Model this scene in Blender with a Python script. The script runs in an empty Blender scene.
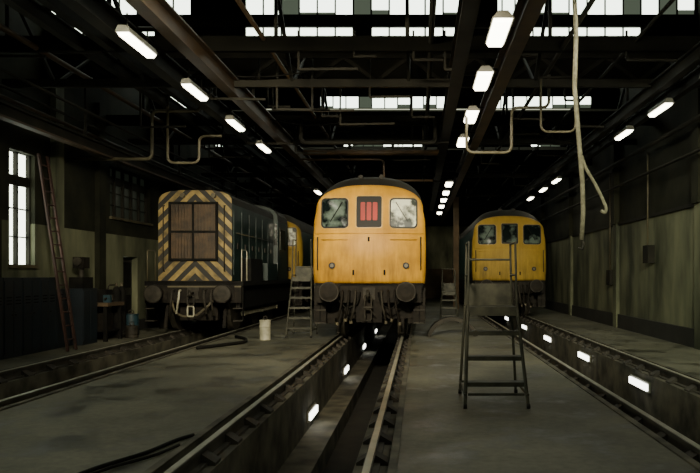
import bpy, math, random
from mathutils import Vector, Matrix
random.seed(7)
D=bpy.data
S=bpy.context.scene

# ------------------------------------------------------------ materials
MATS={}
def mat(name,c1,c2=None,rough=.7,metal=0,scale=3,stretch=(1,1,1),emit=None,es=0,detail=6,lo=.35,hi=.65,bump=0,spec=.5):
    m=D.materials.new(name); m.use_nodes=True
    nt=m.node_tree; b=nt.nodes['Principled BSDF']
    b.inputs['Roughness'].default_value=rough
    b.inputs['Metallic'].default_value=metal
    b.inputs['Specular IOR Level'].default_value=spec
    b.inputs['Base Color'].default_value=(*c1,1)
    if c2 is not None:
        tc=nt.nodes.new('ShaderNodeTexCoord'); mp=nt.nodes.new('ShaderNodeMapping')
        mp.inputs['Scale'].default_value=stretch
        n=nt.nodes.new('ShaderNodeTexNoise'); n.inputs['Scale'].default_value=scale; n.inputs['Detail'].default_value=detail
        r=nt.nodes.new('ShaderNodeValToRGB')
        r.color_ramp.elements[0].position=lo; r.color_ramp.elements[1].position=hi
        r.color_ramp.elements[0].color=(*c1,1); r.color_ramp.elements[1].color=(*c2,1)
        L=nt.links.new
        L(tc.outputs['Object'],mp.inputs['Vector']); L(mp.outputs[0],n.inputs['Vector'])
        L(n.outputs[0],r.inputs[0]); L(r.outputs[0],b.inputs['Base Color'])
        if bump:
            bp=nt.nodes.new('ShaderNodeBump'); bp.inputs['Strength'].default_value=bump; bp.inputs['Distance'].default_value=.02
            L(n.outputs[0],bp.inputs['Height']); L(bp.outputs[0],b.inputs['Normal'])
    if emit:
        b.inputs['Emission Color'].default_value=(*emit,1); b.inputs['Emission Strength'].default_value=es
    MATS[name]=m
    return m

def concrete_mat(name,dark,mid,light):
    # worn workshop concrete: broad dusty areas, fine speckle, dark oil stains
    m=D.materials.new(name); m.use_nodes=True; nt=m.node_tree; N=nt.nodes.new; L=nt.links.new
    b=nt.nodes['Principled BSDF']
    tc=N('ShaderNodeTexCoord')
    def noise(sc,det,rough=.6):
        n=N('ShaderNodeTexNoise'); n.inputs['Scale'].default_value=sc; n.inputs['Detail'].default_value=det; n.inputs['Roughness'].default_value=rough
        L(tc.outputs['Object'],n.inputs['Vector']); return n
    n1=noise(.45,6); r1=N('ShaderNodeValToRGB'); r1.color_ramp.elements[0].position=.40; r1.color_ramp.elements[1].position=.60
    r1.color_ramp.elements[0].color=(*mid,1); r1.color_ramp.elements[1].color=(*light,1); L(n1.outputs[0],r1.inputs[0])
    n2=noise(1.3,10,.7); r2=N('ShaderNodeValToRGB'); r2.color_ramp.elements[0].position=.50; r2.color_ramp.elements[1].position=.62
    L(n2.outputs[0],r2.inputs[0])
    rr=N('ShaderNodeMapRange'); rr.inputs['To Min'].default_value=.70; rr.inputs['To Max'].default_value=.38; L(r2.outputs[0],rr.inputs['Value']); L(rr.outputs[0],b.inputs['Roughness'])
    mx=N('ShaderNodeMix'); mx.data_type='RGBA'; L(r2.outputs[0],mx.inputs[0]); L(r1.outputs[0],mx.inputs[6]); mx.inputs[7].default_value=(*dark,1)
    n3=noise(14,5); mr=N('ShaderNodeMapRange'); mr.inputs['To Min'].default_value=.5; mr.inputs['To Max'].default_value=1.5; L(n3.outputs[0],mr.inputs['Value'])
    mu=N('ShaderNodeVectorMath'); mu.operation='SCALE'; L(mx.outputs[2],mu.inputs[0]); L(mr.outputs[0],mu.inputs['Scale'])
    L(mu.outputs[0],b.inputs['Base Color'])
    bp=N('ShaderNodeBump'); bp.inputs['Strength'].default_value=.35; bp.inputs['Distance'].default_value=.015; L(n2.outputs[0],bp.inputs['Height']); L(bp.outputs[0],b.inputs['Normal'])
    MATS[name]=m
concrete_mat('concrete',(.026,.027,.017),(.070,.072,.049),(.150,.150,.106))
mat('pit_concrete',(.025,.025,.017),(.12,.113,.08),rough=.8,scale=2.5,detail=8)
mat('pit_dark',(.005,.005,.004),(.014,.014,.010),rough=.9,scale=3)  # centre channel and right ledge; pit wall's shade put in the colour
mat('rail_steel',(.04,.038,.030),(.08,.075,.060),rough=.6,metal=.2,scale=4)
mat('rail_top',(.28,.29,.23),(.40,.40,.33),rough=.42,metal=.2,scale=4)
mat('chair_iron',(.02,.018,.014),(.045,.04,.03),rough=.8,scale=5)
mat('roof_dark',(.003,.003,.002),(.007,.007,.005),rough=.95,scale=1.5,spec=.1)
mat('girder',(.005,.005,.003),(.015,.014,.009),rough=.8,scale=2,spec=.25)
mat('girder_brown',(.024,.014,.006),(.060,.036,.014),rough=.6,scale=2)
mat('pipe',(.05,.043,.024),(.10,.088,.050),rough=.5,scale=3)
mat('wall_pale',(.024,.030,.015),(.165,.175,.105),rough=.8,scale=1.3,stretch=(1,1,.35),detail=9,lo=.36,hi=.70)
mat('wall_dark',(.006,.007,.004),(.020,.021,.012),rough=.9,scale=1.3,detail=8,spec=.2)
mat('wall_brown',(.045,.030,.015),(.09,.06,.03),rough=.8,scale=2)
mat('skirting',(.006,.007,.005),(.015,.015,.012),rough=.8,scale=2)
mat('daylight_glass',(.7,.75,.7),(.4,.42,.4),rough=.5,scale=2,emit=(.90,1.0,.84),es=5.0)
mat('side_daylight_glass',(.7,.75,.7),rough=.5,emit=(.93,1.0,.80),es=6)
mat('dim_glass',(.06,.07,.06),rough=.5,emit=(.7,.85,.6),es=.12)
mat('dark_glass',(.02,.025,.02),rough=.3,emit=(.7,.9,.6),es=.008)
mat('tube_light',(.9,.9,.85),rough=.4,emit=(1.0,.94,.72),es=14)
mat('pit_light',(.9,.9,.9),rough=.4,emit=(1,1.0,.90),es=7)
mat('black',(.003,.003,.003),(.010,.010,.008),rough=.8,scale=4,spec=.15)
mat('oily_black',(.004,.0035,.0025),(.016,.013,.009),rough=.7,scale=7,spec=.2)
mat('grey_iron',(.012,.011,.008),(.036,.032,.023),rough=.65,scale=6,spec=.3)
mat('rubber',(.008,.008,.008),rough=.6,spec=.3)
mat('silver_trim',(.36,.27,.11),rough=.4,metal=.2)
mat('blue_loco',(.005,.018,.017),(.012,.036,.032),rough=.45,scale=2)
mat('roof_grey',(.010,.010,.008),(.024,.023,.018),rough=.7,scale=2,spec=.3)
mat('grille',(.022,.014,.006),(.060,.035,.014),rough=.6,scale=5)
mat('cab_glass',(.005,.009,.009),(.11,.15,.13),rough=.1,scale=3.2,detail=3,lo=.50,hi=.66)
mat('cab_glass_reflect',(.02,.03,.024),(.75,.80,.64),rough=.25,scale=3.6,detail=4,lo=.44,hi=.60)  # pale patches put the window's whitish reflection into the colour
mat('red_blind',(.24,.008,.005),(.36,.014,.007),rough=.6,scale=3)
mat('blue_paint',(.004,.008,.012),(.008,.015,.022),rough=.5,scale=2)
mat('dull_blue',(.010,.030,.042),(.014,.045,.06),rough=.5,scale=3)
mat('red_wood',(.022,.009,.006),(.045,.016,.010),rough=.7,scale=3)
mat('white_paint',(.25,.25,.18),(.44,.43,.33),rough=.5,scale=6)
mat('step_steel',(.016,.018,.011),(.055,.056,.037),rough=.6,metal=.2,scale=6)
mat('rope',(.11,.105,.07),(.20,.19,.13),rough=.9,scale=20)
mat('door_paint',(.008,.009,.007),(.015,.015,.011),rough=.6,scale=2)
mat('lamp_body',(.10,.10,.08),rough=.5)

def yellow_mat(name,c1,c2,grime,worn,g0,g1):
    m=D.materials.new(name); m.use_nodes=True; nt=m.node_tree; N=nt.nodes.new; L=nt.links.new
    b=nt.nodes['Principled BSDF']; b.inputs['Roughness'].default_value=.6; b.inputs['Specular IOR Level'].default_value=.25
    tc=N('ShaderNodeTexCoord'); n=N('ShaderNodeTexNoise'); n.inputs['Scale'].default_value=1.8; n.inputs['Detail'].default_value=8
    L(tc.outputs['Object'],n.inputs['Vector'])
    r=N('ShaderNodeValToRGB'); r.color_ramp.elements[0].color=(*c1,1); r.color_ramp.elements[1].color=(*c2,1)
    r.color_ramp.elements[0].position=.35; r.color_ramp.elements[1].position=.65
    L(n.outputs[0],r.inputs[0])
    # worn, repainted pale patch below the headcode
    mp2=N('ShaderNodeMapping'); mp2.inputs['Location'].default_value=(0,0,-2.22*2.6); mp2.inputs['Scale'].default_value=(1.4,0,2.6)
    L(tc.outputs['Object'],mp2.inputs['Vector'])
    ln=N('ShaderNodeVectorMath'); ln.operation='LENGTH'; L(mp2.outputs[0],ln.inputs[0])
    mr2=N('ShaderNodeMapRange'); mr2.inputs['From Min'].default_value=.35; mr2.inputs['From Max'].default_value=1.05
    mr2.inputs['To Min'].default_value=.5; mr2.inputs['To Max'].default_value=0
    L(ln.outputs['Value'],mr2.inputs['Value'])
    mx2=N('ShaderNodeMix'); mx2.data_type='RGBA'; L(mr2.outputs[0],mx2.inputs[0]); L(r.outputs[0],mx2.inputs[6]); mx2.inputs[7].default_value=(*worn,1)
    # vertical grime streaks + lower grime
    mp=N('ShaderNodeMapping'); mp.inputs['Scale'].default_value=(5,1,.9)
    n2=N('ShaderNodeTexNoise'); n2.inputs['Scale'].default_value=1.2; n2.inputs['Detail'].default_value=8; n2.inputs['Roughness'].default_value=.65
    L(tc.outputs['Object'],mp.inputs['Vector']); L(mp.outputs[0],n2.inputs['Vector'])
    cr=N('ShaderNodeMapRange'); cr.inputs['From Min'].default_value=.3; cr.inputs['From Max'].default_value=.7; cr.inputs['To Min'].default_value=.15; cr.inputs['To Max'].default_value=.85; L(n2.outputs[0],cr.inputs['Value'])
    sep=N('ShaderNodeSeparateXYZ'); L(tc.outputs['Object'],sep.inputs[0])
    mr=N('ShaderNodeMapRange'); mr.inputs['From Min'].default_value=2.4; mr.inputs['From Max'].default_value=1.25
    mr.inputs['To Min'].default_value=g0; mr.inputs['To Max'].default_value=g1
    L(sep.outputs[2],mr.inputs['Value'])
    mul=N('ShaderNodeMath'); mul.operation='MULTIPLY'; mul.use_clamp=True; L(cr.outputs[0],mul.inputs[0]); L(mr.outputs[0],mul.inputs[1])
    mx=N('ShaderNodeMix'); mx.data_type='RGBA'; L(mul.outputs[0],mx.inputs[0]); L(mx2.outputs[2],mx.inputs[6]); mx.inputs[7].default_value=(*grime,1)
    L(mx.outputs[2],b.inputs['Base Color'])
    MATS[name]=m
yellow_mat('loco_yellow',(.48,.245,.014),(.72,.39,.028),(.11,.050,.006),(.88,.50,.18),.38,1.1)
yellow_mat('loco_yellow_dull',(.34,.22,.022),(.44,.29,.035),(.07,.048,.008),(.44,.30,.06),.4,1.1)

def hazard_mat(name):
    m=D.materials.new(name); m.use_nodes=True; nt=m.node_tree; N=nt.nodes.new; L=nt.links.new
    b=nt.nodes['Principled BSDF']; b.inputs['Roughness'].default_value=.6
    tc=N('ShaderNodeTexCoord'); sep=N('ShaderNodeSeparateXYZ'); L(tc.outputs['Object'],sep.inputs[0])
    a=N('ShaderNodeMath'); a.operation='ABSOLUTE'; L(sep.outputs[0],a.inputs[0])
    s=N('ShaderNodeMath'); s.operation='ADD'; L(a.outputs[0],s.inputs[0]); L(sep.outputs[2],s.inputs[1])
    k=N('ShaderNodeMath'); k.operation='MULTIPLY'; k.inputs[1].default_value=2.9; L(s.outputs[0],k.inputs[0])
    f=N('ShaderNodeMath'); f.operation='FRACT'; L(k.outputs[0],f.inputs[0])
    g=N('ShaderNodeMath'); g.operation='GREATER_THAN'; g.inputs[1].default_value=.5; L(f.outputs[0],g.inputs[0])
    n=N('ShaderNodeTexNoise'); n.inputs['Scale'].default_value=3; n.inputs['Detail'].default_value=8; L(tc.outputs['Object'],n.inputs['Vector'])
    mr=N('ShaderNodeMapRange'); mr.inputs['From Min'].default_value=.35; mr.inputs['From Max'].default_value=.68; L(n.outputs[0],mr.inputs['Value'])
    y=N('ShaderNodeMix'); y.data_type='RGBA'; L(mr.outputs[0],y.inputs[0]); y.inputs[6].default_value=(.06,.046,.016,1); y.inputs[7].default_value=(.36,.26,.08,1)
    mx=N('ShaderNodeMix'); mx.data_type='RGBA'; L(g.outputs[0],mx.inputs[0]); mx.inputs[6].default_value=(.010,.010,.008,1); L(y.outputs[2],mx.inputs[7])
    L(mx.outputs[2],b.inputs['Base Color']); MATS[name]=m
hazard_mat('hazard_stripes')

# ------------------------------------------------------------ mesh builder
class MB:
    def __init__(s): s.v=[];s.f=[];s.m=[];s.sm=[];s.mats=[]
    def mi(s,n):
        if n not in s.mats: s.mats.append(n)
        return s.mats.index(n)
    def face(s,idx,m,sm=False): s.f.append(idx); s.m.append(s.mi(m)); s.sm.append(sm)
    def add(s,vs):
        b=len(s.v); s.v+= [tuple(v) for v in vs]; return b
    def box(s,x0,x1,y0,y1,z0,z1,m):
        b=s.add([(x0,y0,z0),(x1,y0,z0),(x1,y1,z0),(x0,y1,z0),(x0,y0,z1),(x1,y0,z1),(x1,y1,z1),(x0,y1,z1)])
        for q in ((0,3,2,1),(4,5,6,7),(0,1,5,4),(1,2,6,5),(2,3,7,6),(3,0,4,7)): s.face([b+i for i in q],m)
    def beam(s,p0,p1,w,h,m):
        p0=Vector(p0);p1=Vector(p1);d=(p1-p0).normalized()
        up=Vector((0,0,1)) if abs(d.z)<.95 else Vector((0,1,0))
        a=d.cross(up).normalized()*w/2; c=a.cross(d).normalized()*h/2
        b=s.add([p0-a-c,p0+a-c,p0+a+c,p0-a+c,p1-a-c,p1+a-c,p1+a+c,p1-a+c])
        for q in ((0,1,2,3),(7,6,5,4),(0,4,5,1),(1,5,6,2),(2,6,7,3),(3,7,4,0)): s.face([b+i for i in q],m)
    def cyl(s,p0,p1,r,m,n=16,r2=None,caps=True):
        p0=Vector(p0);p1=Vector(p1);d=(p1-p0).normalized(); r2=r if r2 is None else r2
        up=Vector((0,0,1)) if abs(d.z)<.95 else Vector((1,0,0))
        a=d.cross(up).normalized(); c=a.cross(d).normalized()
        A=[p0+(a*math.cos(2*math.pi*i/n)+c*math.sin(2*math.pi*i/n))*r for i in range(n)]
        B=[p1+(a*math.cos(2*math.pi*i/n)+c*math.sin(2*math.pi*i/n))*r2 for i in range(n)]
        b=s.add(A+B)
        for i in range(n):
            j=(i+1)%n; s.face([b+i,b+j,b+n+j,b+n+i],m,True)
        if caps:
            b=s.add(A); s.face([b+i for i in range(n)][::-1],m)
            b=s.add(B); s.face([b+i for i in range(n)],m)
    def path(s,pts,r,m,n=8,fillet=0):
        P=[Vector(p) for p in pts]
        if fillet:
            Q=[P[0]]
            for i in range(1,len(P)-1):
                a=(P[i-1]-P[i]);c=(P[i+1]-P[i]); f=min(fillet,a.length*.45,c.length*.45)
                s0=P[i]+a.normalized()*f; s1=P[i]+c.normalized()*f
                for t in (0,.25,.5,.75,1): Q.append((1-t)**2*s0+2*t*(1-t)*P[i]+t*t*s1)
            Q.append(P[-1]); P=Q
        rings=[];prev=None
        for i,p in enumerate(P):
            d=(P[min(i+1,len(P)-1)]-P[max(i-1,0)]).normalized()
            if prev is None:
                up=Vector((0,0,1)) if abs(d.z)<.9 else Vector((1,0,0)); a=d.cross(up).normalized()
            else: a=(prev-d*prev.dot(d)).normalized()
            prev=a; c=d.cross(a).normalized()
            rings.append(s.add([p+(a*math.cos(2*math.pi*k/n)+c*math.sin(2*math.pi*k/n))*r for k in range(n)]))
        for q in range(len(rings)-1):
            for k in range(n):
                j=(k+1)%n; s.face([rings[q]+k,rings[q]+j,rings[q+1]+j,rings[q+1]+k],m,True)
        s.face([rings[0]+k for k in range(n)][::-1],m); s.face([rings[-1]+k for k in range(n)],m)
    def torus(s,c,axis,R,r,m,n=20,k=8):
        c=Vector(c);ax=Vector(axis).normalized()
        up=Vector((0,0,1)) if abs(ax.z)<.9 else Vector((1,0,0)); a=ax.cross(up).normalized(); b2=ax.cross(a)
        vs=[]
        for i in range(n):
            t=2*math.pi*i/n; d=a*math.cos(t)+b2*math.sin(t)
            for j in range(k):
                u=2*math.pi*j/k; vs.append(c+d*(R+r*math.cos(u))+ax*r*math.sin(u))
        b=s.add(vs)
        for i in range(n):
            for j in range(k):
                s.face([b+i*k+j,b+((i+1)%n)*k+j,b+((i+1)%n)*k+(j+1)%k,b+i*k+(j+1)%k],m,True)
    def make(s,name,loc=(0,0,0)):
        me=D.meshes.new(name)
        me.from_pydata(s.v,[],s.f); me.update()
        for n in s.mats: me.materials.append(MATS[n])
        for p,mi,sm in zip(me.polygons,s.m,s.sm): p.material_index=mi; p.use_smooth=sm
        o=D.objects.new(name,me); S.collection.objects.link(o); o.location=loc
        return o

# ------------------------------------------------------------ layout
TRK=[-5.75,-1.16,3.2]
XL,XR=-7.9,5.9
Y0,Y1=-4,46
FZ=-.05
b=MB()
edges=[XL]+[c+s*.93 for c in TRK for s in(-1,1)]+[XR]
for i in range(0,len(edges),2):
    b.box(edges[i],edges[i+1],Y0,Y1,-1.6,FZ,'concrete')
for c in TRK:
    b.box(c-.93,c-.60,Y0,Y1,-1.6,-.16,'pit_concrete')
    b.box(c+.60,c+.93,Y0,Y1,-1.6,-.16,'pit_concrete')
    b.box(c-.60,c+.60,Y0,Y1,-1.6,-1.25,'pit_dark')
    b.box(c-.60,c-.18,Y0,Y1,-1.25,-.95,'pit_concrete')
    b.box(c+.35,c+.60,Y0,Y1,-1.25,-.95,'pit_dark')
b.make('floor')
for c in TRK:
    b=MB()
    for sx in(-1,1):
        x=c+sx*.7525
        b.box(x-.07,x+.07,Y0,Y1,-.16,-.135,'rail_steel')
        b.box(x-.011,x+.011,Y0,Y1,-.135,-.04,'rail_steel')
        b.box(x-.036,x+.036,Y0,Y1,-.04,-.006,'rail_steel')
        b.box(x-.028,x+.028,Y0,Y1,-.006,0,'rail_top')
        y=Y0+.3
        while y<34:
            for q in(-1,1):
                v=[(x+q*.012,y-.08,-.06),(x+q*.012,y+.08,-.06),(x+q*.14,y+.09,-.135),(x+q*.14,y-.09,-.135),(x+q*.012,y-.08,-.16),(x+q*.012,y+.08,-.16),(x+q*.14,y+.09,-.16),(x+q*.14,y-.09,-.16)]
                k=b.add(v)
                for f in((0,1,2,3),(0,3,7,4),(1,5,6,2),(2,6,7,3)): b.face([k+i for i in f],'chair_iron')
            y+=.76
    b.make('railway_track')
for c in TRK:
    for sx in(-1,1):
        b=MB(); x=c+sx*.95; b.box(x-.035,x+.035,Y0,Y1,FZ,FZ+.018,'pit_concrete'); b.make('trim_kerb')

# ------------------------------------------------------------ walls
b=MB()
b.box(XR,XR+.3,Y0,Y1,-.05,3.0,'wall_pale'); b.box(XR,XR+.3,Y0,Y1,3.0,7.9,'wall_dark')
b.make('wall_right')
b=MB()
b.box(XR-.06,XR,Y0,Y1,FZ,.35,'skirting'); b.make('baseboard_right')
b=MB()
y=2
while y<Y1:
    b.box(XR-.10,XR,y,y+.35,FZ,3.0,'wall_pale'); b.box(XR-.16,XR,y,y+.35,3.0,5.7,'wall_dark'); y+=6.2
b.box(XR-.05,XR,Y0,Y1,2.96,3.04,'girder')
b.make('trim_right_pilasters')
def wall_with_holes(name,x,t,holes,zsplit,mlo,mhi):
    b=MB(); ys=[Y0]+sorted({h[0] for h in holes}|{h[1] for h in holes})+[Y1]
    for a,c in zip(ys[:-1],ys[1:]):
        hz=[h for h in holes if h[0]<=a+1e-4 and h[1]>=c-1e-4]
        zs=[(-.05,7.9)]
        for h in hz:
            nz=[]
            for z0,z1 in zs:
                if h[2]>z0: nz.append((z0,min(z1,h[2])))
                if h[3]<z1: nz.append((max(z0,h[3]),z1))
            zs=nz
        for z0,z1 in zs:
            if z0<zsplit<z1:
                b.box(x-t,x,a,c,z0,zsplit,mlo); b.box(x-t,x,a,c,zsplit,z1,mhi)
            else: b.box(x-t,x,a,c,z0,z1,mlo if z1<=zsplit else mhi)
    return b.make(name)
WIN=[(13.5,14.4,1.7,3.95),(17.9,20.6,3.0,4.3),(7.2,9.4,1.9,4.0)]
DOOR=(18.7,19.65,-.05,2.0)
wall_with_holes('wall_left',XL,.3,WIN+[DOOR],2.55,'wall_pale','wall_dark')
for i,(a,c,z0,z1) in enumerate(WIN):
    b=MB(); bright=(i!=1)
    b.box(XL-.2,XL-.18,a,c,z0,z1,'side_daylight_glass' if bright else 'dark_glass')
    n=2 if c-a<1.5 else 5
    for k in range(n+1):
        y=a+(c-a)*k/n; b.box(XL-.18,XL-.1,y-.03,y+.03,z0,z1,'girder')
    for k in range(5):
        z=z0+(z1-z0)*k/4; w=.10 if k==3 else .012; b.box(XL-.175,XL-.12,a,c,z-w,z+w,'girder')
    b.box(XL-.1,XL+.06,a-.05,c+.05,z0-.06,z0,'pipe')
    b.make('window_%d'%(i+1))
b=MB(); b.box(XL-.22,XL-.16,DOOR[0]+.01,DOOR[1]-.01,-.04,1.99,'door_paint'); 
for z in(.25,1.15): b.box(XL-.16,XL-.14,DOOR[0]+.12,DOOR[1]-.12,z,z+.7,'black')
b.cyl((XL-.16,DOOR[0]+.1,1.0),(XL-.08,DOOR[0]+.1,1.0),.03,'grey_iron')
b.make('door_1')
b=MB()
for y in(12.7,15.0,17.05,22.2,28,34,40): b.box(XL,XL+.12,y,y+.35,FZ,5.7,'wall_pale' if y==15.0 else 'wall_dark')
b.make('trim_left_pilasters')
b=MB(); b.box(XL,XL+.04,16.5,Y1,FZ,.25,'skirting'); b.make('baseboard_left')
b=MB()
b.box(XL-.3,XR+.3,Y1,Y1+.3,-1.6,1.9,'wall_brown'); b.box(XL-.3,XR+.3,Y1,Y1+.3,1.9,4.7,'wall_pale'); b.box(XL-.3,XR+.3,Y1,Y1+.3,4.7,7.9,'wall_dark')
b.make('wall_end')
for x in(-2.9,1.7):
    b=MB()
    b.box(x-.13,x+.13,Y1-14,Y1-13.97,FZ,5.2,'wall_brown'); b.box(x-.13,x+.13,Y1-13.77,Y1-13.74,FZ,5.2,'girder'); b.box(x-.015,x+.015,Y1-13.97,Y1-13.77,FZ,5.2,'girder')
    b.make('steel_column')

# ------------------------------------------------------------ roof
BAYS=[-4,2.3,8.6,14.8,20.6,27,33.4,39.8,46]
b=MB()
ZL,ZT=6.2,7.75
for y0,y1 in zip(BAYS[:-1],BAYS[1:]):
    k=b.add([(XL-.3,y0,ZL),(XR+.3,y0,ZL),(XR+.3,y1,ZT),(XL-.3,y1,ZT),(XL-.3,y0,ZL+.12),(XR+.3,y0,ZL+.12),(XR+.3,y1,ZT+.12),(XL-.3,y1,ZT+.12)])
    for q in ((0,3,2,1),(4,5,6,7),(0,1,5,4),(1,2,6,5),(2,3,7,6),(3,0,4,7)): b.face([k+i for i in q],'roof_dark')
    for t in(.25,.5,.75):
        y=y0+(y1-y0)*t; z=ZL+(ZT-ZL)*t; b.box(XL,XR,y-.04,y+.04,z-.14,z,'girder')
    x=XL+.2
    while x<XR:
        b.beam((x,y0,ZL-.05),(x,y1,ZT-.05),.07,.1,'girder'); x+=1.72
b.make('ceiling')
def glazing(idx,Y,rows):
    b=MB()
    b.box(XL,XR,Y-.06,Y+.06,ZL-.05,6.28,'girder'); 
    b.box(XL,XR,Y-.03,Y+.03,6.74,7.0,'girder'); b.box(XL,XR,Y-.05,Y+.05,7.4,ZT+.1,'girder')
    for (za,zb,segs) in rows:
        x=XL+.05
        while x<XR-.1:
            w=.38; xc=x+w/2; lit=any(a<=xc<=c for a,c in segs)
            r=random.random(); zz=za+(random.choice((0,0,0,.05,.1)) if lit else 0)
            b.box(x+.02,x+w-.02,Y-.01,Y+.01,zz,zb,'daylight_glass' if lit and r>.08 else ('dim_glass' if lit else 'roof_dark'))
            if zz>za: b.box(x+.02,x+w-.02,Y-.01,Y+.01,za,zz,'dim_glass')
            b.box(x-.013,x+.013,Y-.04,Y+.02,za,zb,'girder'); x+=w
        b.box(XL,XR,Y+.02,Y+.04,za-.02,zb+.02,'roof_dark')
    b.make('window_%d'%idx)
ALL=[(XL,XR)]
glazing(4,14.8,[(6.32,6.72,[(-7.3,-5.5),(-3.75,-1.55),(-.85,.85),(2.2,4.6)]),(7.0,7.4,[(-9,-7.0),(-6.6,-5.0),(-3.8,-2.5),(-2.4,-.4),(-.2,.9),(1.8,5.9)])])
glazing(5,20.6,[(6.42,6.74,[(-7.6,-6.9),(-3.1,.7),(2.2,5.0)]),(7.0,7.4,ALL)])
glazing(6,27,[(6.46,6.64,[(-7.9,-7.0),(-3.1,.0),(4.2,5.4)]),(7.0,7.4,ALL)])
glazing(7,33.4,[(6.28,6.74,[]),(7.0,7.4,ALL)])
glazing(8,39.8,[(6.28,6.74,[]),(7.0,7.4,ALL)])
glazing(9,8.6,[(6.28,6.74,ALL),(7.0,7.4,ALL)])
glazing(10,2.3,[(6.28,6.74,ALL),(7.0,7.4,ALL)])

for Y in BAYS[1:-1]:
    b=MB()
    for z in(5.55,6.12): b.box(XL,XR,Y-.1,Y+.1,z-.06,z+.06,'girder')
    x=XL+.1; up=True
    while x<XR-.7:
        b.beam((x,Y-.03,5.58 if up else 6.1),(x+.69,Y-.03,6.1 if up else 5.58),.06,.08,'girder'); up=not up; x+=.69
    b.box(XL,XR,Y-.012,Y+.012,5.62,6.08,'roof_dark')
    b.box(XL,XR,Y-1.6,Y-1.5,5.05,5.2,'girder'); b.box(XL,XR,Y-3.1,Y-3.0,5.25,5.5,'roof_dark')
    for x in(-6.9,-5.2,-2.4,-.2,2.2,5.2):
        b.beam((x,Y-1.55,5.1),(x,Y,6.1),.05,.05,'girder'); b.beam((x,Y-1.55,5.15),(x,Y-3.2,6.5),.06,.06,'girder'); b.beam((x,Y-3.05,5.4),(x,Y-3.05,6.7),.06,.06,'girder')
    b.make('roof_girder')

def runway(x,w,z,name,m='girder',fw=.07,hh=.25,tex=None):
    b=MB()
    for sx in(-1,1):
        xx=x+sx*w/2; mm=tex if (tex and sx>0) else m
        b.box(xx-fw,xx+fw,Y0,Y1-.3,z+hh-.03,z+hh,mm); b.box(xx-fw,xx+fw,Y0,Y1-.3,z,z+.03,mm); b.box(xx-.012,xx+.012,Y0,Y1-.3,z+.03,z+hh-.03,mm)
    y=3
    while y<Y1-1:
        b.beam((x-w/2,y,z+hh-.01),(x+w/2,y,z+hh-.01),.06,.05,m); y+=2.5
    for Y in BAYS[1:-1]:
        for sx in(-1,1): b.beam((x+sx*w/2,Y-.02,z+hh),(x+sx*w/2,Y-.02,5.5),.05,.05,m)
    b.make(name)
runway(1.05,.80,4.86,'lighting_gantry','girder',fw=.11,hh=.38,tex='girder_brown')
runway(-3.9,.80,4.86,'lighting_gantry','girder',fw=.10,hh=.33,tex='girder_brown')
runway(4.65,.5,4.86,'lighting_gantry')
runway(-5.4,.5,5.25,'lighting_gantry')
b=MB(); b.box(-7.13,-6.97,Y0,Y1-.3,4.15,4.19,'girder_brown'); b.box(-7.06,-7.04,Y0,Y1-.3,4.19,4.38,'girder'); b.box(-7.13,-6.97,Y0,Y1-.3,4.38,4.42,'girder')
for Y in BAYS[1:-1]: b.beam((XL,Y,4.6),(-7.05,Y,4.42),.08,.1,'girder'); b.beam((-7.05,Y,4.42),(-7.05,Y,5.5),.05,.05,'girder')
b.make('crane_rail')

def lamp(x,y,z=4.7,L=1.12,w=.27):
    b=MB()
    k=b.add([(-w/2-.02,-L/2,.0),(w/2+.02,-L/2,.0),(w/2+.02,L/2,.0),(-w/2-.02,L/2,.0),(-.06,-L/2,.09),(.06,-L/2,.09),(.06,L/2,.09),(-.06,L/2,.09)])
    for q in((4,5,6,7),(0,1,5,4),(1,2,6,5),(2,3,7,6),(3,0,4,7),(0,3,2,1)): b.face([k+i for i in q],'lamp_body')
    # prismatic diffuser
    k=b.add([(-w/2,-L/2+.02,-.002),(w/2,-L/2+.02,-.002),(w/2,L/2-.02,-.002),(-w/2,L/2-.02,-.002),(-w/2+.03,-L/2+.03,-.05),(w/2-.03,-L/2+.03,-.05),(w/2-.03,L/2-.03,-.05),(-w/2+.03,L/2-.03,-.05)])
    for q in((7,6,5,4),(4,5,1,0),(5,6,2,1),(6,7,3,2),(7,4,0,3)): b.face([k+i for i in q],'tube_light')
    b.cyl((0,-.35,.08),(0,-.35,.3),.012,'girder',n=6); b.cyl((0,.35,.08),(0,.35,.3),.012,'girder',n=6)
    b.make('fluorescent_ceiling_lamp',(x,y,z))
for y in(4.2,6.6,9.2,11.5,14.1,16.8,24.6,27.2,29.8,32.6,36): lamp(1.05,y,L=1.0,w=.24)
for y in(4.6,7.2,9.7,12.2,14.9,17.6,27,33): lamp(-3.9,y,w=.16,L=1.0)
for y in(8.3,10.9,13.5,15.9,23.7,26.2,29.2): lamp(4.65,y,L=1.0,w=.15)

def pitlight(x,y,z,sx,L=1.0):
    b=MB(); b.box(-.03 if sx>0 else 0,0 if sx>0 else .03,-L/2-.04,L/2+.04,-.09,.09,'lamp_body')
    b.box(min(0,-sx*.06),max(0,-sx*.06),-L/2,L/2,-.055,.055,'pit_light')
    b.make('pit_light',(x,y,z))
for y in(8,12,16,20.5,25,30): pitlight(3.2+.6,y,-.36,1,L=.95)
for y in(6,11.4,16.6,22,28): pitlight(-1.16-.6,y,-.74,-1,L=.75)

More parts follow.
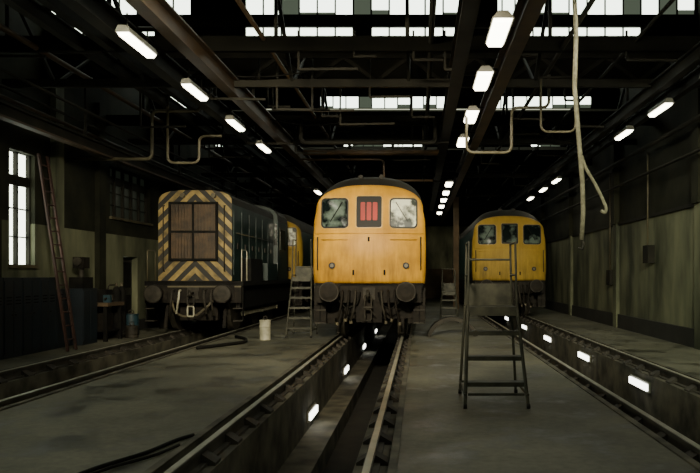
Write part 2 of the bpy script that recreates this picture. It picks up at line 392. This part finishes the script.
# ------------------------------------------------------------ pipes & cables
def pipe(pts,r=.035,m='pipe',fillet=.15,name='pipework'):
    b=MB(); b.path(pts,r,m,fillet=fillet); b.make(name)
Y=16
pipe([(XL+.02,Y,4.15),(-6.1,Y,4.15),(-6.1,Y,5.25),(-5.0,Y,5.25),(-5.0,Y,5.6)],.04)
pipe([(-5.6,15.6,5.5),(-5.6,15.6,4.0),(-4.9,15.6,4.0),(-4.9,15.6,4.6),(-4.4,15.6,4.6)],.03)
Y=14
pipe([(.95,Y,4.8),(.95,Y,3.95),(1.85,Y,3.95),(1.85,Y,4.85),(2.6,Y,4.85),(2.6,Y,5.5)],.03)
pipe([(2.3,13.2,5.2),(2.3,13.2,4.2),(2.95,13.2,4.2),(2.95,13.2,5.2)],.022)
pipe([(-3.3,20,5.0),(.6,20,5.0)],.09,m='girder_brown')
pipe([(-3.4,20,4.8),(-1.0,20,4.8),(-1.0,20,4.2),(.4,20,4.2)],.03,m='girder_brown')
pipe([(-2.9,17.2,5.35),(-2.9,17.2,4.75),(.4,17.2,4.75),(.4,17.2,5.35)],.05,m='girder')
for x,z,r in((-6.4,5.3,.05),(-4.7,5.45,.035),(-2.6,5.45,.04),(.2,5.4,.05),(2.4,5.3,.04),(3.6,5.4,.03),(5.5,4.6,.05),(5.6,4.0,.035),(-7.6,4.75,.04),(-7.6,4.95,.03),(-6.6,4.75,.03)):
    pipe([(x,Y0,z),(x,44,z)],r,m='girder_brown' if random.random()>.6 else 'girder',fillet=0)
b=MB()
for i in range(80):
    x=random.uniform(XL+.3,XR-1.4); y=random.choice(BAYS[2:7])+random.choice((-1.55,0,-3.05)); z0=random.uniform(4.6,5.25)
    b.beam((x,y,z0),(x,y,5.6),.035,.035,'girder')
    b.beam((x,y,z0),(x+random.uniform(.3,1.2),y,z0+random.uniform(-.02,.02)),.04,.04,'girder')
b.make('roof_hangers')
b=MB()
for i in range(10):
    w=random.uniform(1.5,3); x0=random.uniform(XL+.5,XR-w-.3); y=random.choice((12.4,13,16.4,18,19,22)); z=random.uniform(5.0,5.4)
    b.path([(x0+w*t/8,y,z-.2*math.sin(math.pi*t/8)) for t in range(9)],.013,'black',n=6)
b.make('overhead_cables')

# hanging hoist rope
b=MB()
b.path([(1.98,9,5.5),(2.02,9,4.6),(2.0,9,3.9),(2.06,9,3.2),(2.10,9,2.7),(2.11,9,2.3),(2.09,9,1.95)],.030,'rope',n=10)
b.path([(2.08,9,3.05),(2.15,9,2.86),(2.26,9,2.68),(2.35,9,2.5),(2.41,9,2.36),(2.39,9,2.29),(2.34,9,2.33)],.022,'rope',fillet=.05)
b.path([(2.09,9,1.97),(2.12,9,1.90),(2.10,9,1.83),(2.05,9,1.85)],.016,'grey_iron')
b.make('hoist_rope')

# ------------------------------------------------------------ locomotive
def outline(hw,ztop,zsh,zbot,n=28):
    pts=[(hw-.02,zbot),(hw,zbot+.3),(hw,zbot+.9),(hw-.015,2.75)]
    e=2.5; a=hw-.06; 
    for i in range(n+1):
        t=math.pi*i/n; c=math.cos(t); s_=math.sin(t)
        pts.append((math.copysign(abs(c)**(2/e),c)*a, zsh+(ztop-zsh)*abs(s_)**(2/e)))
    pts+=[(-(hw-.015),2.75),(-hw,zbot+.9),(-hw,zbot+.3),(-(hw-.02),zbot)]
    nb=8
    for i in range(1,nb): pts.append((-(hw-.02)+2*(hw-.02)*i/nb,zbot))
    return pts
def surf(x,z,hw=1.32):
    y=.16*(abs(x)/hw)**2.2
    if z>2.45: y+=(z-2.45)*.11+max(0,z-3.2)**2*.5
    return y
def patch(b,cx,cz,w,h,rad,off,m,skew=0):
    rings=[]; out=[]
    for sx,sz,a0 in((1,1,0),(-1,1,90),(-1,-1,180),(1,-1,270)):
        for k in range(6):
            a=math.radians(a0+90*k/5); out.append((sx*(w/2-rad)+rad*math.cos(a), sz*(h/2-rad)+rad*math.sin(a)))
    for r in(1,.75,.5,.25,.02):
        rings.append(b.add([(cx+p[0]*r,surf(cx+p[0]*r,cz+p[1]*r)-off,cz+p[1]*r) for p in out]))
    n=len(out)
    for q in range(len(rings)-1):
        for i in range(n):
            j=(i+1)%n; b.face([rings[q]+i,rings[q]+j,rings[q+1]+j,rings[q+1]+i],m,True)
    b.face([rings[-1]+i for i in range(n)],m)
    r2=b.add([(cx+p[0],surf(cx+p[0],cz+p[1])+.03,cz+p[1]) for p in out])
    r1=b.add([(cx+p[0],surf(cx+p[0],cz+p[1])-off,cz+p[1]) for p in out])
    for i in range(n):
        j=(i+1)%n; b.face([r1+i,r1+j,r2+j,r2+i],m)

def wheel(b,x,y,r,m='grey_iron',sx=1):
    b.cyl((x-sx*.065,y,r),(x+sx*.065,y,r),r,m,n=32)
    b.cyl((x-sx*.065-sx*.03,y,r),(x-sx*.065,y,r),r+.03,m,n=32)
    b.cyl((x+sx*.065,y,r),(x+sx*.1,y,r),r*.35,'oily_black',n=16)

def loco(loc,ym,right_reflect=True,length=15.0,red=True):
    b=MB()
    hw=1.32
    O1=outline(hw,3.62,3.00,1.30); O2=outline(hw,3.90,3.02,1.30); n=len(O1)
    c0=(0,2.4)
    rings=[]
    for r,e in((.02,0),(.25,0),(.5,0),(.75,0),(.93,0),(.975,.018),(1,.07)):
        rings.append(b.add([((c0[0]+(p[0]-c0[0])*r),surf(p[0]*r,c0[1]+(p[1]-c0[1])*r)+e,c0[1]+(p[1]-c0[1])*r) for p in O1]))
    rings.append(b.add([(p[0],max(.45,surf(*p)+.12),p[1]) for p in O1]))
    for q in range(len(rings)-1):
        for i in range(n):
            j=(i+1)%n; b.face([rings[q]+i,rings[q+1]+i,rings[q+1]+j,rings[q]+j],ym,True)
    b.face([rings[0]+i for i in range(n)],ym)
    mid=[((p[0]+q[0])/2,(p[1]*.35+q[1]*.65)) for p,q in zip(O1,O2)]
    R0=b.add([(p[0],max(.45,surf(*p)+.12),p[1]) for p in O1])
    R1=b.add([(p[0],.62,p[1]) for p in mid]); R2=b.add([(p[0],.95,p[1]) for p in O2])
    R3=b.add([(p[0],length,p[1]) for p in O2])
    for A,B in((R0,R1),(R1,R2),(R2,R3)):
        for i in range(n):
            j=(i+1)%n; z=(b.v[B+i][2]+b.v[B+j][2])/2
            b.face([A+i,B+i,B+j,A+j],'roof_grey' if z>3.12 else 'blue_loco',True)
    b.face([R3+i for i in range(n)],'blue_loco')
    for sx in(-1,1):
        patch(b,sx*.80,2.94,.74,.80,.13,.010,ym); patch(b,sx*.80,2.94,.67,.73,.11,.018,'silver_trim')
        patch(b,sx*.80,2.94,.65,.71,.10,.024,'rubber')
        patch(b,sx*.80,2.94,.58,.64,.08,.028,'cab_glass_reflect' if (sx>0 and right_reflect) else 'cab_glass')
        b.beam((sx*.62,surf(.62,3.22)-.045,3.2),(sx*.9,surf(.9,2.75)-.045,2.74),.012,.02,'black')
    patch(b,0,2.96,.70,.80,.06,.008,ym); patch(b,0,2.97,.61,.75,.05,.018,'silver_trim'); patch(b,0,2.97,.59,.73,.05,.024,'rubber')
    if red:
        for dx in(-.14,0,.14): patch(b,dx,2.98,.105,.42,.02,.030,'red_blind')
    else: patch(b,0,2.97,.50,.62,.05,.030,'cab_glass')
    for x in(-.42,.42): b.beam((x,surf(x,2.4)-.006,1.34),(x,surf(x,2.4)-.006,2.5),.010,.012,ym)
    b.path([(hw*.96*t/8,surf(hw*.96*t/8,2.47)-.006,2.47) for t in range(-8,9)],.014,ym,n=6)
    for sx in(-1,1):
        b.path([(sx*.5,surf(.5,2.3)+.0,2.33),(sx*.5,-.03,2.33),(sx*1.1,surf(1.1,2.3)-.06,2.33),(sx*1.1,surf(1.1,2.3),2.33)],.014,ym,n=6)
        b.path([(sx*1.2,surf(1.2,2.3),2.38),(sx*1.2,surf(1.2,2.3)-.07,2.38),(sx*1.2,surf(1.2,1.6)-.07,1.62),(sx*1.2,surf(1.2,1.6),1.62)],.014,'grey_iron',n=6)
        b.cyl((sx*.86,surf(.86,1.75)+.03,1.72),(sx*.86,surf(.86,1.75)-.05,1.72),.075,'rubber',n=20)
        b.cyl((sx*.86,surf(.86,1.75)-.05,1.72),(sx*.86,surf(.86,1.75)-.056,1.72),.045,'pipe',n=20)
        b.box(sx*.36-.02,sx*.36+.02,-.04,.03,1.5,1.62,'black')
    b.box(-.02,.02,-.04,.03,2.28,2.38,'black')
    b.cyl((-.25,.75,3.87),(-.25,1.15,3.92),.06,'roof_grey',r2=.04); b.cyl((.25,.75,3.87),(.25,1.15,3.92),.06,'roof_grey',r2=.04)
    b.box(-1.26,1.26,.12,.5,1.18,1.31,'black')
    b.box(-1.22,1.22,.02,.16,.86,1.25,'oily_black')
    b.box(-1.3,1.3,.5,length,.95,1.30,'black')
    for sx in(-1,1):
        b.box(sx*.865-.2,sx*.865+.2,-.02,.02,.90,1.30,'oily_black')
        b.cyl((sx*.865,0,1.12),(sx*.865,-.28,1.12),.13,'oily_black',r2=.105)
        b.cyl((sx*.865,-.28,1.12),(sx*.865,-.46,1.12),.075,'grey_iron')
        b.cyl((sx*.865,-.46,1.12),(sx*.865,-.50,1.12),.23,'grey_iron',n=28,r2=.22)
        b.cyl((sx*.865,-.50,1.12),(sx*.865,-.515,1.12),.20,'oily_black',n=28,r2=.12)
        for z in(.36,.66): b.box(sx*1.17-.14,sx*1.17+.14,.25,.48,z,z+.03,'grey_iron')
        for yy in(.27,.46): b.box(sx*1.17-.015,sx*1.17+.015,yy-.015,yy+.015,.36,.95,'black')
        b.box(sx*1.17-.14,sx*1.17+.14,.30,.5,.4,1.2,'oily_black')
        for xx,z1,bow in((.30,.45,.1),(.45,.5,.08),(.60,.42,.12)):
            b.path([(sx*xx,.02,1.12),(sx*xx,-.12,1.14),(sx*xx,-.17,1.0),(sx*(xx+bow*.3),-.17,.75),(sx*(xx+bow),-.14,z1)],.026,'grey_iron' if xx<.35 else 'oily_black',fillet=.05)
            b.cyl((sx*(xx+bow),-.14,z1),(sx*(xx+bow),-.14,z1-.07),.04,'pipe',n=10)
        b.beam((sx*.76,.62,.75),(sx*.76,.45,.12),.07,.02,'oily_black')
        b.box(sx*.75-.06,sx*.75+.06,.60,.68,.35,.72,'oily_black')
        for y in(1.2,3.2):
            wheel(b,sx*.74,y,.50,'grey_iron',sx)
            b.box(sx*1.0-.1,sx*1.0+.1,y-.17,y+.17,.36,.66,'oily_black')
            b.cyl((sx*1.0,y-.17,.66),(sx*1.0,y-.17,.9),.07,'black',n=10); b.cyl((sx*1.0,y+.17,.66),(sx*1.0,y+.17,.9),.07,'black',n=10)
        b.box(sx*1.0-.06,sx*1.0+.06,.55,3.9,.62,.88,'oily_black')
        b.box(sx*1.0-.1,sx*1.0+.14,.60,.72,.34,.82,'oily_black')
        for y in(11.2,13.2): wheel(b,sx*.74,y,.50,'grey_iron',sx); b.box(sx*1.0-.1,sx*1.0+.1,y-.17,y+.17,.36,.66,'oily_black')
        b.box(sx*1.0-.06,sx*1.0+.06,10.5,13.9,.62,.95,'oily_black')
    b.box(-1.1,1.1,.55,.68,.46,.84,'oily_black')
    for y in(1.2,3.2,11.2,13.2): b.cyl((-.8,y,.5),(.8,y,.5),.09,'oily_black')
    b.box(-.45,.45,1.5,2.9,.35,.85,'black')
    b.box(-1.1,1.1,5.2,9.8,.35,.95,'black')
    b.box(-.14,.14,-.02,.04,.93,1.21,'grey_iron')
    b.path([(0,0,1.07),(0,-.22,1.07),(0,-.33,1.14),(0,-.36,1.06),(0,-.30,.98),(0,-.22,1.0)],.035,'grey_iron')
    for zz in(.90,.60):
        b.path([(-.075,-.25,zz+.12),(-.075,-.25,zz-.14),(.075,-.25,zz-.14),(.075,-.25,zz+.12),(-.075,-.25,zz+.12)],.02,'grey_iron',fillet=.05)
    b.cyl((-.1,-.25,.76),(.1,-.25,.76),.035,'grey_iron')
    b.beam((0,-.25,.76),(.16,-.3,.60),.02,.02,'grey_iron')
    b.path([(-.7,-.02,1.2),(-.72,-.1,.95),(-.5,-.13,.72),(-.25,-.12,.85),(-.2,-.02,1.1)],.02,'black',fillet=.08)
    b.path([(.7,-.02,1.2),(.74,-.1,.9),(.5,-.13,.70),(.27,-.12,.85),(.22,-.02,1.1)],.02,'black',fillet=.08)
    b.box(-.30,.30,.05,.12,.40,.86,'oily_black')
    return b.make('diesel_locomotive',loc)
loco((-1.16,16.2,0),'loco_yellow')
loco((3.22,24.8,0),'loco_yellow_dull',right_reflect=False,red=False)
loco((-5.75,26.3,0),'loco_yellow_dull',right_reflect=True)

# ------------------------------------------------------------ shunter
def shunter(loc):
    b=MB(); hw=.96
    O=[(hw,1.35),(hw,3.35)]
    for i in range(1,12):
        t=math.pi*i/12; c=math.cos(t); s_=math.sin(t); e=3.2
        O.append((math.copysign(abs(c)**(2/e),c)*hw,3.35+.36*abs(s_)**(2/e)))
    O+=[(-hw,3.35),(-hw,1.35)]
    n=len(O)
    A=b.add([(p[0],0,p[1]) for p in O]); b.face([A+i for i in range(n)][::-1],'hazard_stripes')
    A=b.add([(p[0],0,p[1]) for p in O]); B=b.add([(p[0],5.2,p[1]) for p in O])
    for i in range(n-1): b.face([A+i,B+i,B+i+1,A+i+1],'blue_loco' if i in(0,n-2) else 'roof_grey',False)
    b.box(-.66,.60,-.05,0,1.86,3.40,'black')
    b.box(-.60,.54,-.06,-.02,1.92,3.34,'grille')
    for k in range(15): 
        x=-.58+k*.079; b.box(x-.012,x+.012,-.09,-.06,1.92,3.34,'grille')
    for z in(1.9,2.62,3.36): b.box(-.66,.60,-.095,-.05,z-.03,z+.03,'black')
    for x in(-.64,.58,-.03): b.box(x-.025,x+.025,-.1,-.05,1.88,3.38,'black')
    b.path([(-.80,0,1.6),(-.80,-.09,1.6),(-.80,-.09,3.3),(-.80,0,3.3)],.016,'grey_iron')
    b.path([(.78,0,1.6),(.78,-.09,1.6),(.78,-.09,3.3),(.78,0,3.3)],.016,'grey_iron')
    for x in(-.3,.5): b.cyl((x,-.02,3.56),(x,-.12,3.56),.06,'pipe')
    b.cyl((.05,1.1,3.68),(.05,1.1,3.92),.1,'black')
    for k in range(6):
        for sx in(-1,1):
            y=.15+k*.83; b.box(sx*hw-.012,sx*hw+.012+0,y,y+.74,1.5,3.2,'blue_loco')
            b.box(sx*(hw+.02)-.012,sx*(hw+.02)+.012,y+.3,y+.42,2.2,2.34,'grey_iron')
    for sx in(-1,1):
        b.path([(sx*(hw+.06),.2,2.6),(sx*(hw+.06),5.1,2.6)],.012,'pipe')
    b.box(-1.28,1.28,-.1,7.0,1.22,1.34,'black')
    b.box(-1.24,1.24,-.16,-.02,.78,1.24,'oily_black')
    b.box(-1.24,1.24,-.165,-.158,1.18,1.22,'pipe')
    for sx in(-1,1): b.box(sx*1.12-.04,sx*1.12+.04,0,6.9,.62,1.22,'black')
    for sx in(-1,1):
        b.box(min(sx*.98,sx*1.26),max(sx*.98,sx*1.26),.8,2.2,1.34,1.95,'black'); b.box(min(sx*.98,sx*1.26),max(sx*.98,sx*1.26),2.9,4.3,1.34,1.85,'blue_loco')
    for sx in(-1,1):
        b.path([(sx*1.22,-.05,1.3),(sx*1.22,-.05,2.15),(sx*1.22,.5,2.15),(sx*1.22,.5,1.3)],.016,'white_paint' if sx>0 else 'pipe',fillet=.08)
    ch=1.1
    C=[(ch,1.34),(ch,3.3)]
    for i in range(1,12):
        t=math.pi*i/12; c=math.cos(t); s_=math.sin(t); C.append((math.copysign(abs(c)**.75,c)*ch,3.3+.55*abs(s_)**.75))
    C+=[(-ch,3.3),(-ch,1.34)]; m=len(C)
    A=b.add([(p[0],5.2,p[1]) for p in C]); B=b.add([(p[0],6.9,p[1]) for p in C])
    b.face([A+i for i in range(m)][::-1],'blue_loco'); b.face([B+i for i in range(m)],'blue_loco')
    for i in range(m-1): b.face([A+i,B+i,B+i+1,A+i+1],'blue_loco' if i in(0,m-2) else 'roof_grey')
    for sx in(-1,1):
        b.box(sx*1.03-.05,sx*1.03+.05,5.17,5.2,2.5,3.2,'cab_glass')
        b.box(sx*ch-.01,sx*ch+.012,5.5,6.5,2.3,3.1,'pipe'); b.box(sx*ch-.012,sx*ch+.018,5.56,6.44,2.36,3.04,'cab_glass')
    for sx in(-1,1):
        b.box(sx*.865-.2,sx*.865+.2,-.19,-.15,.85,1.23,'oily_black')
        b.cyl((sx*.865,-.17,1.03),(sx*.865,-.42,1.03),.13,'oily_black',r2=.1)
        b.cyl((sx*.865,-.42,1.03),(sx*.865,-.58,1.03),.07,'grey_iron')
        b.cyl((sx*.865,-.58,1.03),(sx*.865,-.63,1.03),.235,'oily_black',n=28)
        b.cyl((sx*.865,-.63,1.03),(sx*.865,-.642,1.03),.21,'grey_iron',n=28,r2=.12)
        for y in(1.0,3.2,5.4):
            b.cyl((sx*.69,y,.685),(sx*.82,y,.685),.685,'grey_iron',n=36); b.cyl((sx*.66,y,.685),(sx*.69,y,.685),.71,'grey_iron',n=36)
            b.cyl((sx*.82,y,.685),(sx*1.0,y,.685),.12,'white_paint'); b.cyl((sx*.95,y,.45),(sx*1.05,y,.45),.07,'white_paint')
        b.box(sx*1.0-.03,sx*1.0+.03,.9,5.5,.40,.50,'white_paint')
        b.beam((sx*.76,.15,.78),(sx*.76,-.05,.12),.08,.02,'oily_black')
        for z in(.3,.62): b.box(sx*1.14-.12,sx*1.14+.12,-.12,.1,z,z+.03,'grey_iron')
        b.box(sx*1.25-.01,sx*1.25+.01,-.05,.03,.3,1.22,'black')
        for xx,zz in((.32,.5),(.5,.46)):
            b.path([(sx*xx,-.15,1.1),(sx*xx,-.28,1.1),(sx*xx,-.32,.9),(sx*(xx+.07),-.3,zz)],.028,'white_paint' if sx<0 and xx<.4 else 'grey_iron',fillet=.06)
    b.box(-.15,.15,-.19,-.15,.88,1.18,'grey_iron')
    b.path([(0,-.16,1.03),(0,-.36,1.03),(0,-.45,1.09),(0,-.47,1.0),(0,-.38,.96)],.035,'grey_iron')
    for zz in(.86,.58): b.path([(-.08,-.36,zz+.12),(-.08,-.36,zz-.14),(.08,-.36,zz-.14),(.08,-.36,zz+.12),(-.08,-.36,zz+.12)],.022,'white_paint' if zz<.7 else 'grey_iron',fillet=.05)
    b.path([(-.55,-.17,.85),(-.45,-.25,.55),(-.2,-.27,.42),(.1,-.26,.45),(.4,-.22,.7),(.5,-.17,.85)],.03,'pipe',fillet=.1)
    for y in(1.0,3.2,5.4): b.cyl((-.7,y,.685),(.7,y,.685),.1,'oily_black')
    b.box(-.5,.5,.3,.5,.3,.9,'oily_black')
    return b.make('shunting_locomotive',loc)
shunter((-5.82,18.2,0))

# ------------------------------------------------------------ mobile access steps
def steps(loc,w=.66,h=1.95,plat=1.16,nst=4,rot=0):
    b=MB(); m='step_steel'; r=.018; hw=w/2; 
    def fy(z): return .62*z/plat*.8
    for sx in(-1,1):
        fl=hw+.035
        b.cyl((sx*fl,0,.03),(sx*(hw-.03),fy(plat),plat),r*1.2,m,n=10)
        b.cyl((sx*(hw-.03),fy(plat),plat),(sx*(hw-.045),fy(plat)+.02,h),r*.8,m,n=10)
        b.cyl((sx*fl,1.05,.03),(sx*(hw-.03),1.0,plat),r,m,n=10)
        b.cyl((sx*(hw-.03),1.0,plat),(sx*(hw-.045),.98,h),r*.8,m,n=10)
        b.cyl((sx*(hw-.045),fy(plat)+.02,h),(sx*(hw-.045),.98,h),r*.8,m,n=10)
        b.cyl((sx*(hw-.04),fy(plat)+.01,1.55),(sx*(hw-.04),.99,1.55),r*.7,m,n=10)
        b.cyl((sx*(fl-.0),.02,.16),(sx*fl,1.05,.16),r*.9,m,n=10)
        for yy in(.0,1.05): b.cyl((sx*fl-.02,yy,.03),(sx*fl+.02,yy,.03),.03,'rubber',n=12)
    for k in range(nst):
        z=plat*(k+1)/nst-.0; y=fy(z); ww=hw+.035-(.065*z/plat)
        if k<nst-1: b.box(-ww,ww,y-.02,y+.16,z-.02,z,m); b.box(-ww,ww,y-.025,y-.01,z-.05,z,m)
    b.box(-hw+.03,hw-.03,fy(plat)-.03,1.02,plat-.03,plat,m); b.box(-hw+.03,hw-.03,fy(plat)-.035,fy(plat)-.02,plat-.11,plat,m)
    b.box(-hw+.03,hw-.03,.99,1.0,plat,plat+.28,m)
    b.cyl((-hw-.035,1.05,.16),(hw+.035,1.05,.16),r*.9,m,n=8); b.cyl((-hw,0.05,.16),(hw,0.05,.16),r*.9,m,n=8)
    b.cyl((-hw+.04,.99,1.75),(hw-.04,.99,1.75),r*.7,m,n=8)
    o=b.make('mobile_access_steps',loc); o.rotation_euler=(0,0,rot)
steps((.90,8.1,FZ))
steps((-2.98,17.3,FZ),w=.55,h=2.45,plat=1.5,nst=6)
steps((.98,22.5,FZ),w=.5,h=1.7,plat=1.0,nst=4)

# ladder leaning on left wall
b=MB()
for d in(0,.38): b.beam((-7.05,14.05+d*.9,FZ+.02),(-7.84,14.42+d*.9,4.0),.035,.07,'red_wood')
for k in range(14):
    t=(k+.7)/14.5; b.cyl((-7.05-.79*t,14.05+.37*t,4.0*t),(-7.05-.79*t,14.05+.37*t+.342,4.0*t),.016,'red_wood',n=8)
b.make('wooden_ladder')
for k in range(6):
    b=MB(); y=11.6+k*.62; h=1.5 if k<5 else 1.25
    b.box(-.26,.0,0,.60,.0,h,'blue_paint'); b.box(0,.015,.02,.29,.08,h-.06,'blue_paint'); b.box(0,.015,.31,.58,.08,h-.06,'blue_paint')
    for d in(.25,.35): b.cyl((.015,d,.8),(.04,d,.8),.015,'grey_iron',n=8)
    for z in(1.0,1.06,1.12): b.box(.015,.019,.07,.24,z,z+.02,'black'); b.box(.015,.019,.36,.53,z,z+.02,'black')
    b.make('steel_locker',(-7.62,y,FZ))
# machine cabinet past the lockers
b=MB()
b.box(-.3,.1,0,.7,0,1.25,'blue_paint'); b.box(.1,.115,.03,.34,.08,1.2,'blue_paint'); b.box(.1,.115,.36,.67,.08,1.2,'blue_paint')
b.box(-.25,.05,.1,.6,1.25,1.5,'black'); b.cyl((-.1,.35,1.5),(-.1,.35,1.85),.06,'grey_iron'); b.box(-.22,.02,.2,.5,1.7,1.95,'oily_black')
b.cyl((-.1,.2,1.85),(-.1,.14,1.85),.09,'grey_iron')
b.make('machine_cabinet',(-7.5,15.4,FZ))
# workbench with vice and clutter
b=MB()
b.box(-7.84,-7.2,16.2,17.1,.82,.9,'wall_brown')
for x in(-7.8,-7.28):
    for y in(16.26,17.04): b.box(x-.04,x+.04,y-.04,y+.04,0,.82,'black')
b.box(-7.82,-7.26,16.25,17.05,.22,.25,'black')
b.box(-7.7,-7.35,16.3,16.8,.25,.65,'oily_black')
b.box(-7.4,-7.24,16.4,16.5,.9,1.08,'dull_blue'); b.box(-7.4,-7.24,16.54,16.62,.95,1.08,'grey_iron'); b.cyl((-7.32,16.3,1.0),(-7.32,16.65,1.0),.02,'grey_iron')
b.box(-7.75,-7.45,16.7,17.0,.9,1.2,'black')
b.make('workbench',(0,0,FZ))
def drum(name,loc,r,h,m,rim='grey_iron'):
    b=MB(); b.cyl((0,0,0),(0,0,h),r,m,n=24)
    for z in(.015,h*.33,h*.66,h-.015): b.torus((0,0,z),(0,0,1),r,.012,m,n=24,k=6)
    b.cyl((0,0,h),(0,0,h+.03),r*.25,rim,n=12); b.torus((0,0,h+.04),(0,1,0),r*.35,.01,rim,n=16,k=6)
    b.make(name,loc)
drum('white_churn',(-3.67,16.7,FZ),.13,.48,'white_paint')
drum('oil_drum',(-7.4,18.0,FZ),.18,.55,'dull_blue')
drum('oil_drum',(-7.3,20.4,FZ),.25,.75,'black')
drum('bucket',(-7.1,17.3,FZ),.15,.3,'grey_iron')
b=MB()
for y in(0,.3):
    b.cyl((0,y,.08),(0,y,1.15),.11,'black',n=18); b.cyl((0,y,1.15),(0,y,1.27),.11,'black',n=18,r2=.04); b.cyl((0,y,1.27),(0,y,1.36),.03,'pipe',n=10)
b.box(-.14,.14,-.13,.43,.04,.08,'grey_iron'); b.path([(-.16,-.1,.08),(-.16,-.1,1.3),(-.16,.4,1.3),(-.16,.4,.08)],.018,'grey_iron',fillet=.1)
for y in(-.15,.45): b.cyl((-.13,y-.02,.12),(-.13,y+.02,.12),.12,'rubber',n=18)
b.make('gas_cylinder_trolley',(-7.5,17.35,FZ))
# arched steel plate by the locomotive
b=MB(); n=14; vs=[]
for i in range(n+1):
    t=math.pi*(.08+.84*i/n)
    for rr in(.66,.56):
        for yy in(0,.5): vs.append((-rr*math.cos(t)*1.0,yy,rr*math.sin(t)*.95-.09))
k=b.add(vs)
for i in range(n):
    a=k+i*4; c=a+4
    b.face([a,c,c+1,a+1],'grey_iron',True); b.face([a+2,a+3,c+3,c+2],'grey_iron',True); b.face([a,a+2,c+2,c],'grey_iron'); b.face([a+1,c+1,c+3,a+3],'grey_iron')
b.face([k,k+1,k+3,k+2],'grey_iron'); e=k+n*4; b.face([e,e+2,e+3,e+1],'grey_iron')
b.make('arched_wheel_guard',(.84,17.6,FZ-.05))
b=MB()
b.path([(-2.95,4.6,FZ+.02),(-2.7,5.0,FZ+.02),(-2.55,5.6,FZ+.02),(-2.35,6.0,FZ+.02),(-2.25,6.5,FZ+.02),(-2.16,6.7,FZ+.02)],.018,'black',fillet=.2)
b.path([(-2.75,4.5,FZ+.02),(-2.55,5.0,FZ+.02),(-2.5,5.5,FZ+.02),(-2.25,5.9,FZ+.02),(-2.16,6.3,FZ+.02)],.014,'black',fillet=.2)
b.make('floor_cable')
b=MB(); b.path([(-4.6,14.5,FZ+.04),(-4.2,15.2,FZ+.04),(-3.9,15.8,FZ+.04),(-4.1,16.6,FZ+.04),(-4.5,17.2,FZ+.04)],.035,'black',fillet=.3); b.make('air_hose')
b=MB(); b.cyl((5.9,9.0,3.2),(5.55,9.0,3.2),.02,'girder'); b.cyl((5.55,9.0,3.25),(5.55,9.0,3.0),.06,'lamp_body',r2=.2,n=20); b.make('wall_lamp')
b=MB()
for y,z in((13,1.5),(17.5,1.8),(21,1.2)):
    b.box(XR-.18,XR-.002,y,y+.4,z,z+.45,'girder'); b.path([(XR-.1,y+.25,z+.45),(XR-.1,y+.25,4.6)],.02,'pipe')
b.make('electrical_boxes')

# ------------------------------------------------------------ added fill lights, unseen above the frame, brighten locomotives and right wall
def add_fill(loc,target,power,size,color,spread=100):
    b=MB(); b.box(-size/2,size/2,-size/2*.6,size/2*.6,.02,.2,'lamp_body'); b.cyl((0,0,.2),(0,0,.4),.03,'girder')
    o=b.make('fill_light',loc)
    d=Vector(target)-Vector(loc); o.rotation_euler=d.to_track_quat('-Z','Y').to_euler()
    l=D.lights.new('fill_lamp','AREA'); l.shape='RECTANGLE'; l.size=size; l.size_y=size*.6; l.energy=power; l.color=color; l.spread=math.radians(spread)
    lo=D.objects.new('fill_lamp',l); S.collection.objects.link(lo); lo.parent=o; lo.location=(0,0,0)
add_fill((-1.2,2.3,5.0),(-1.2,16.5,2.8),330,1.0,(1,.86,.60),60)
add_fill((2.7,6.0,5.0),(3.6,24,2.4),45,.8,(1,.93,.70),50)
add_fill((-2.6,6.0,4.9),(-5.8,18,2.6),70,.8,(1,.90,.66),50)
add_fill((2.7,3.0,5.0),(5.9,15,1.0),100,.8,(.97,1,.70),55)

w=D.worlds.new('World'); S.world=w; w.use_nodes=True
bg=w.node_tree.nodes['Background']; bg.inputs[0].default_value=(.85,.88,.62,1); bg.inputs[1].default_value=.75

cam=D.cameras.new('camera'); co=D.objects.new('camera',cam); S.collection.objects.link(co)
co.location=(0,0,1.5); co.rotation_euler=(math.pi/2,0,0); cam.sensor_width=36; cam.lens=36
cam.shift_x=-69/700; cam.shift_y=38.5/700; cam.clip_end=200
S.camera=co
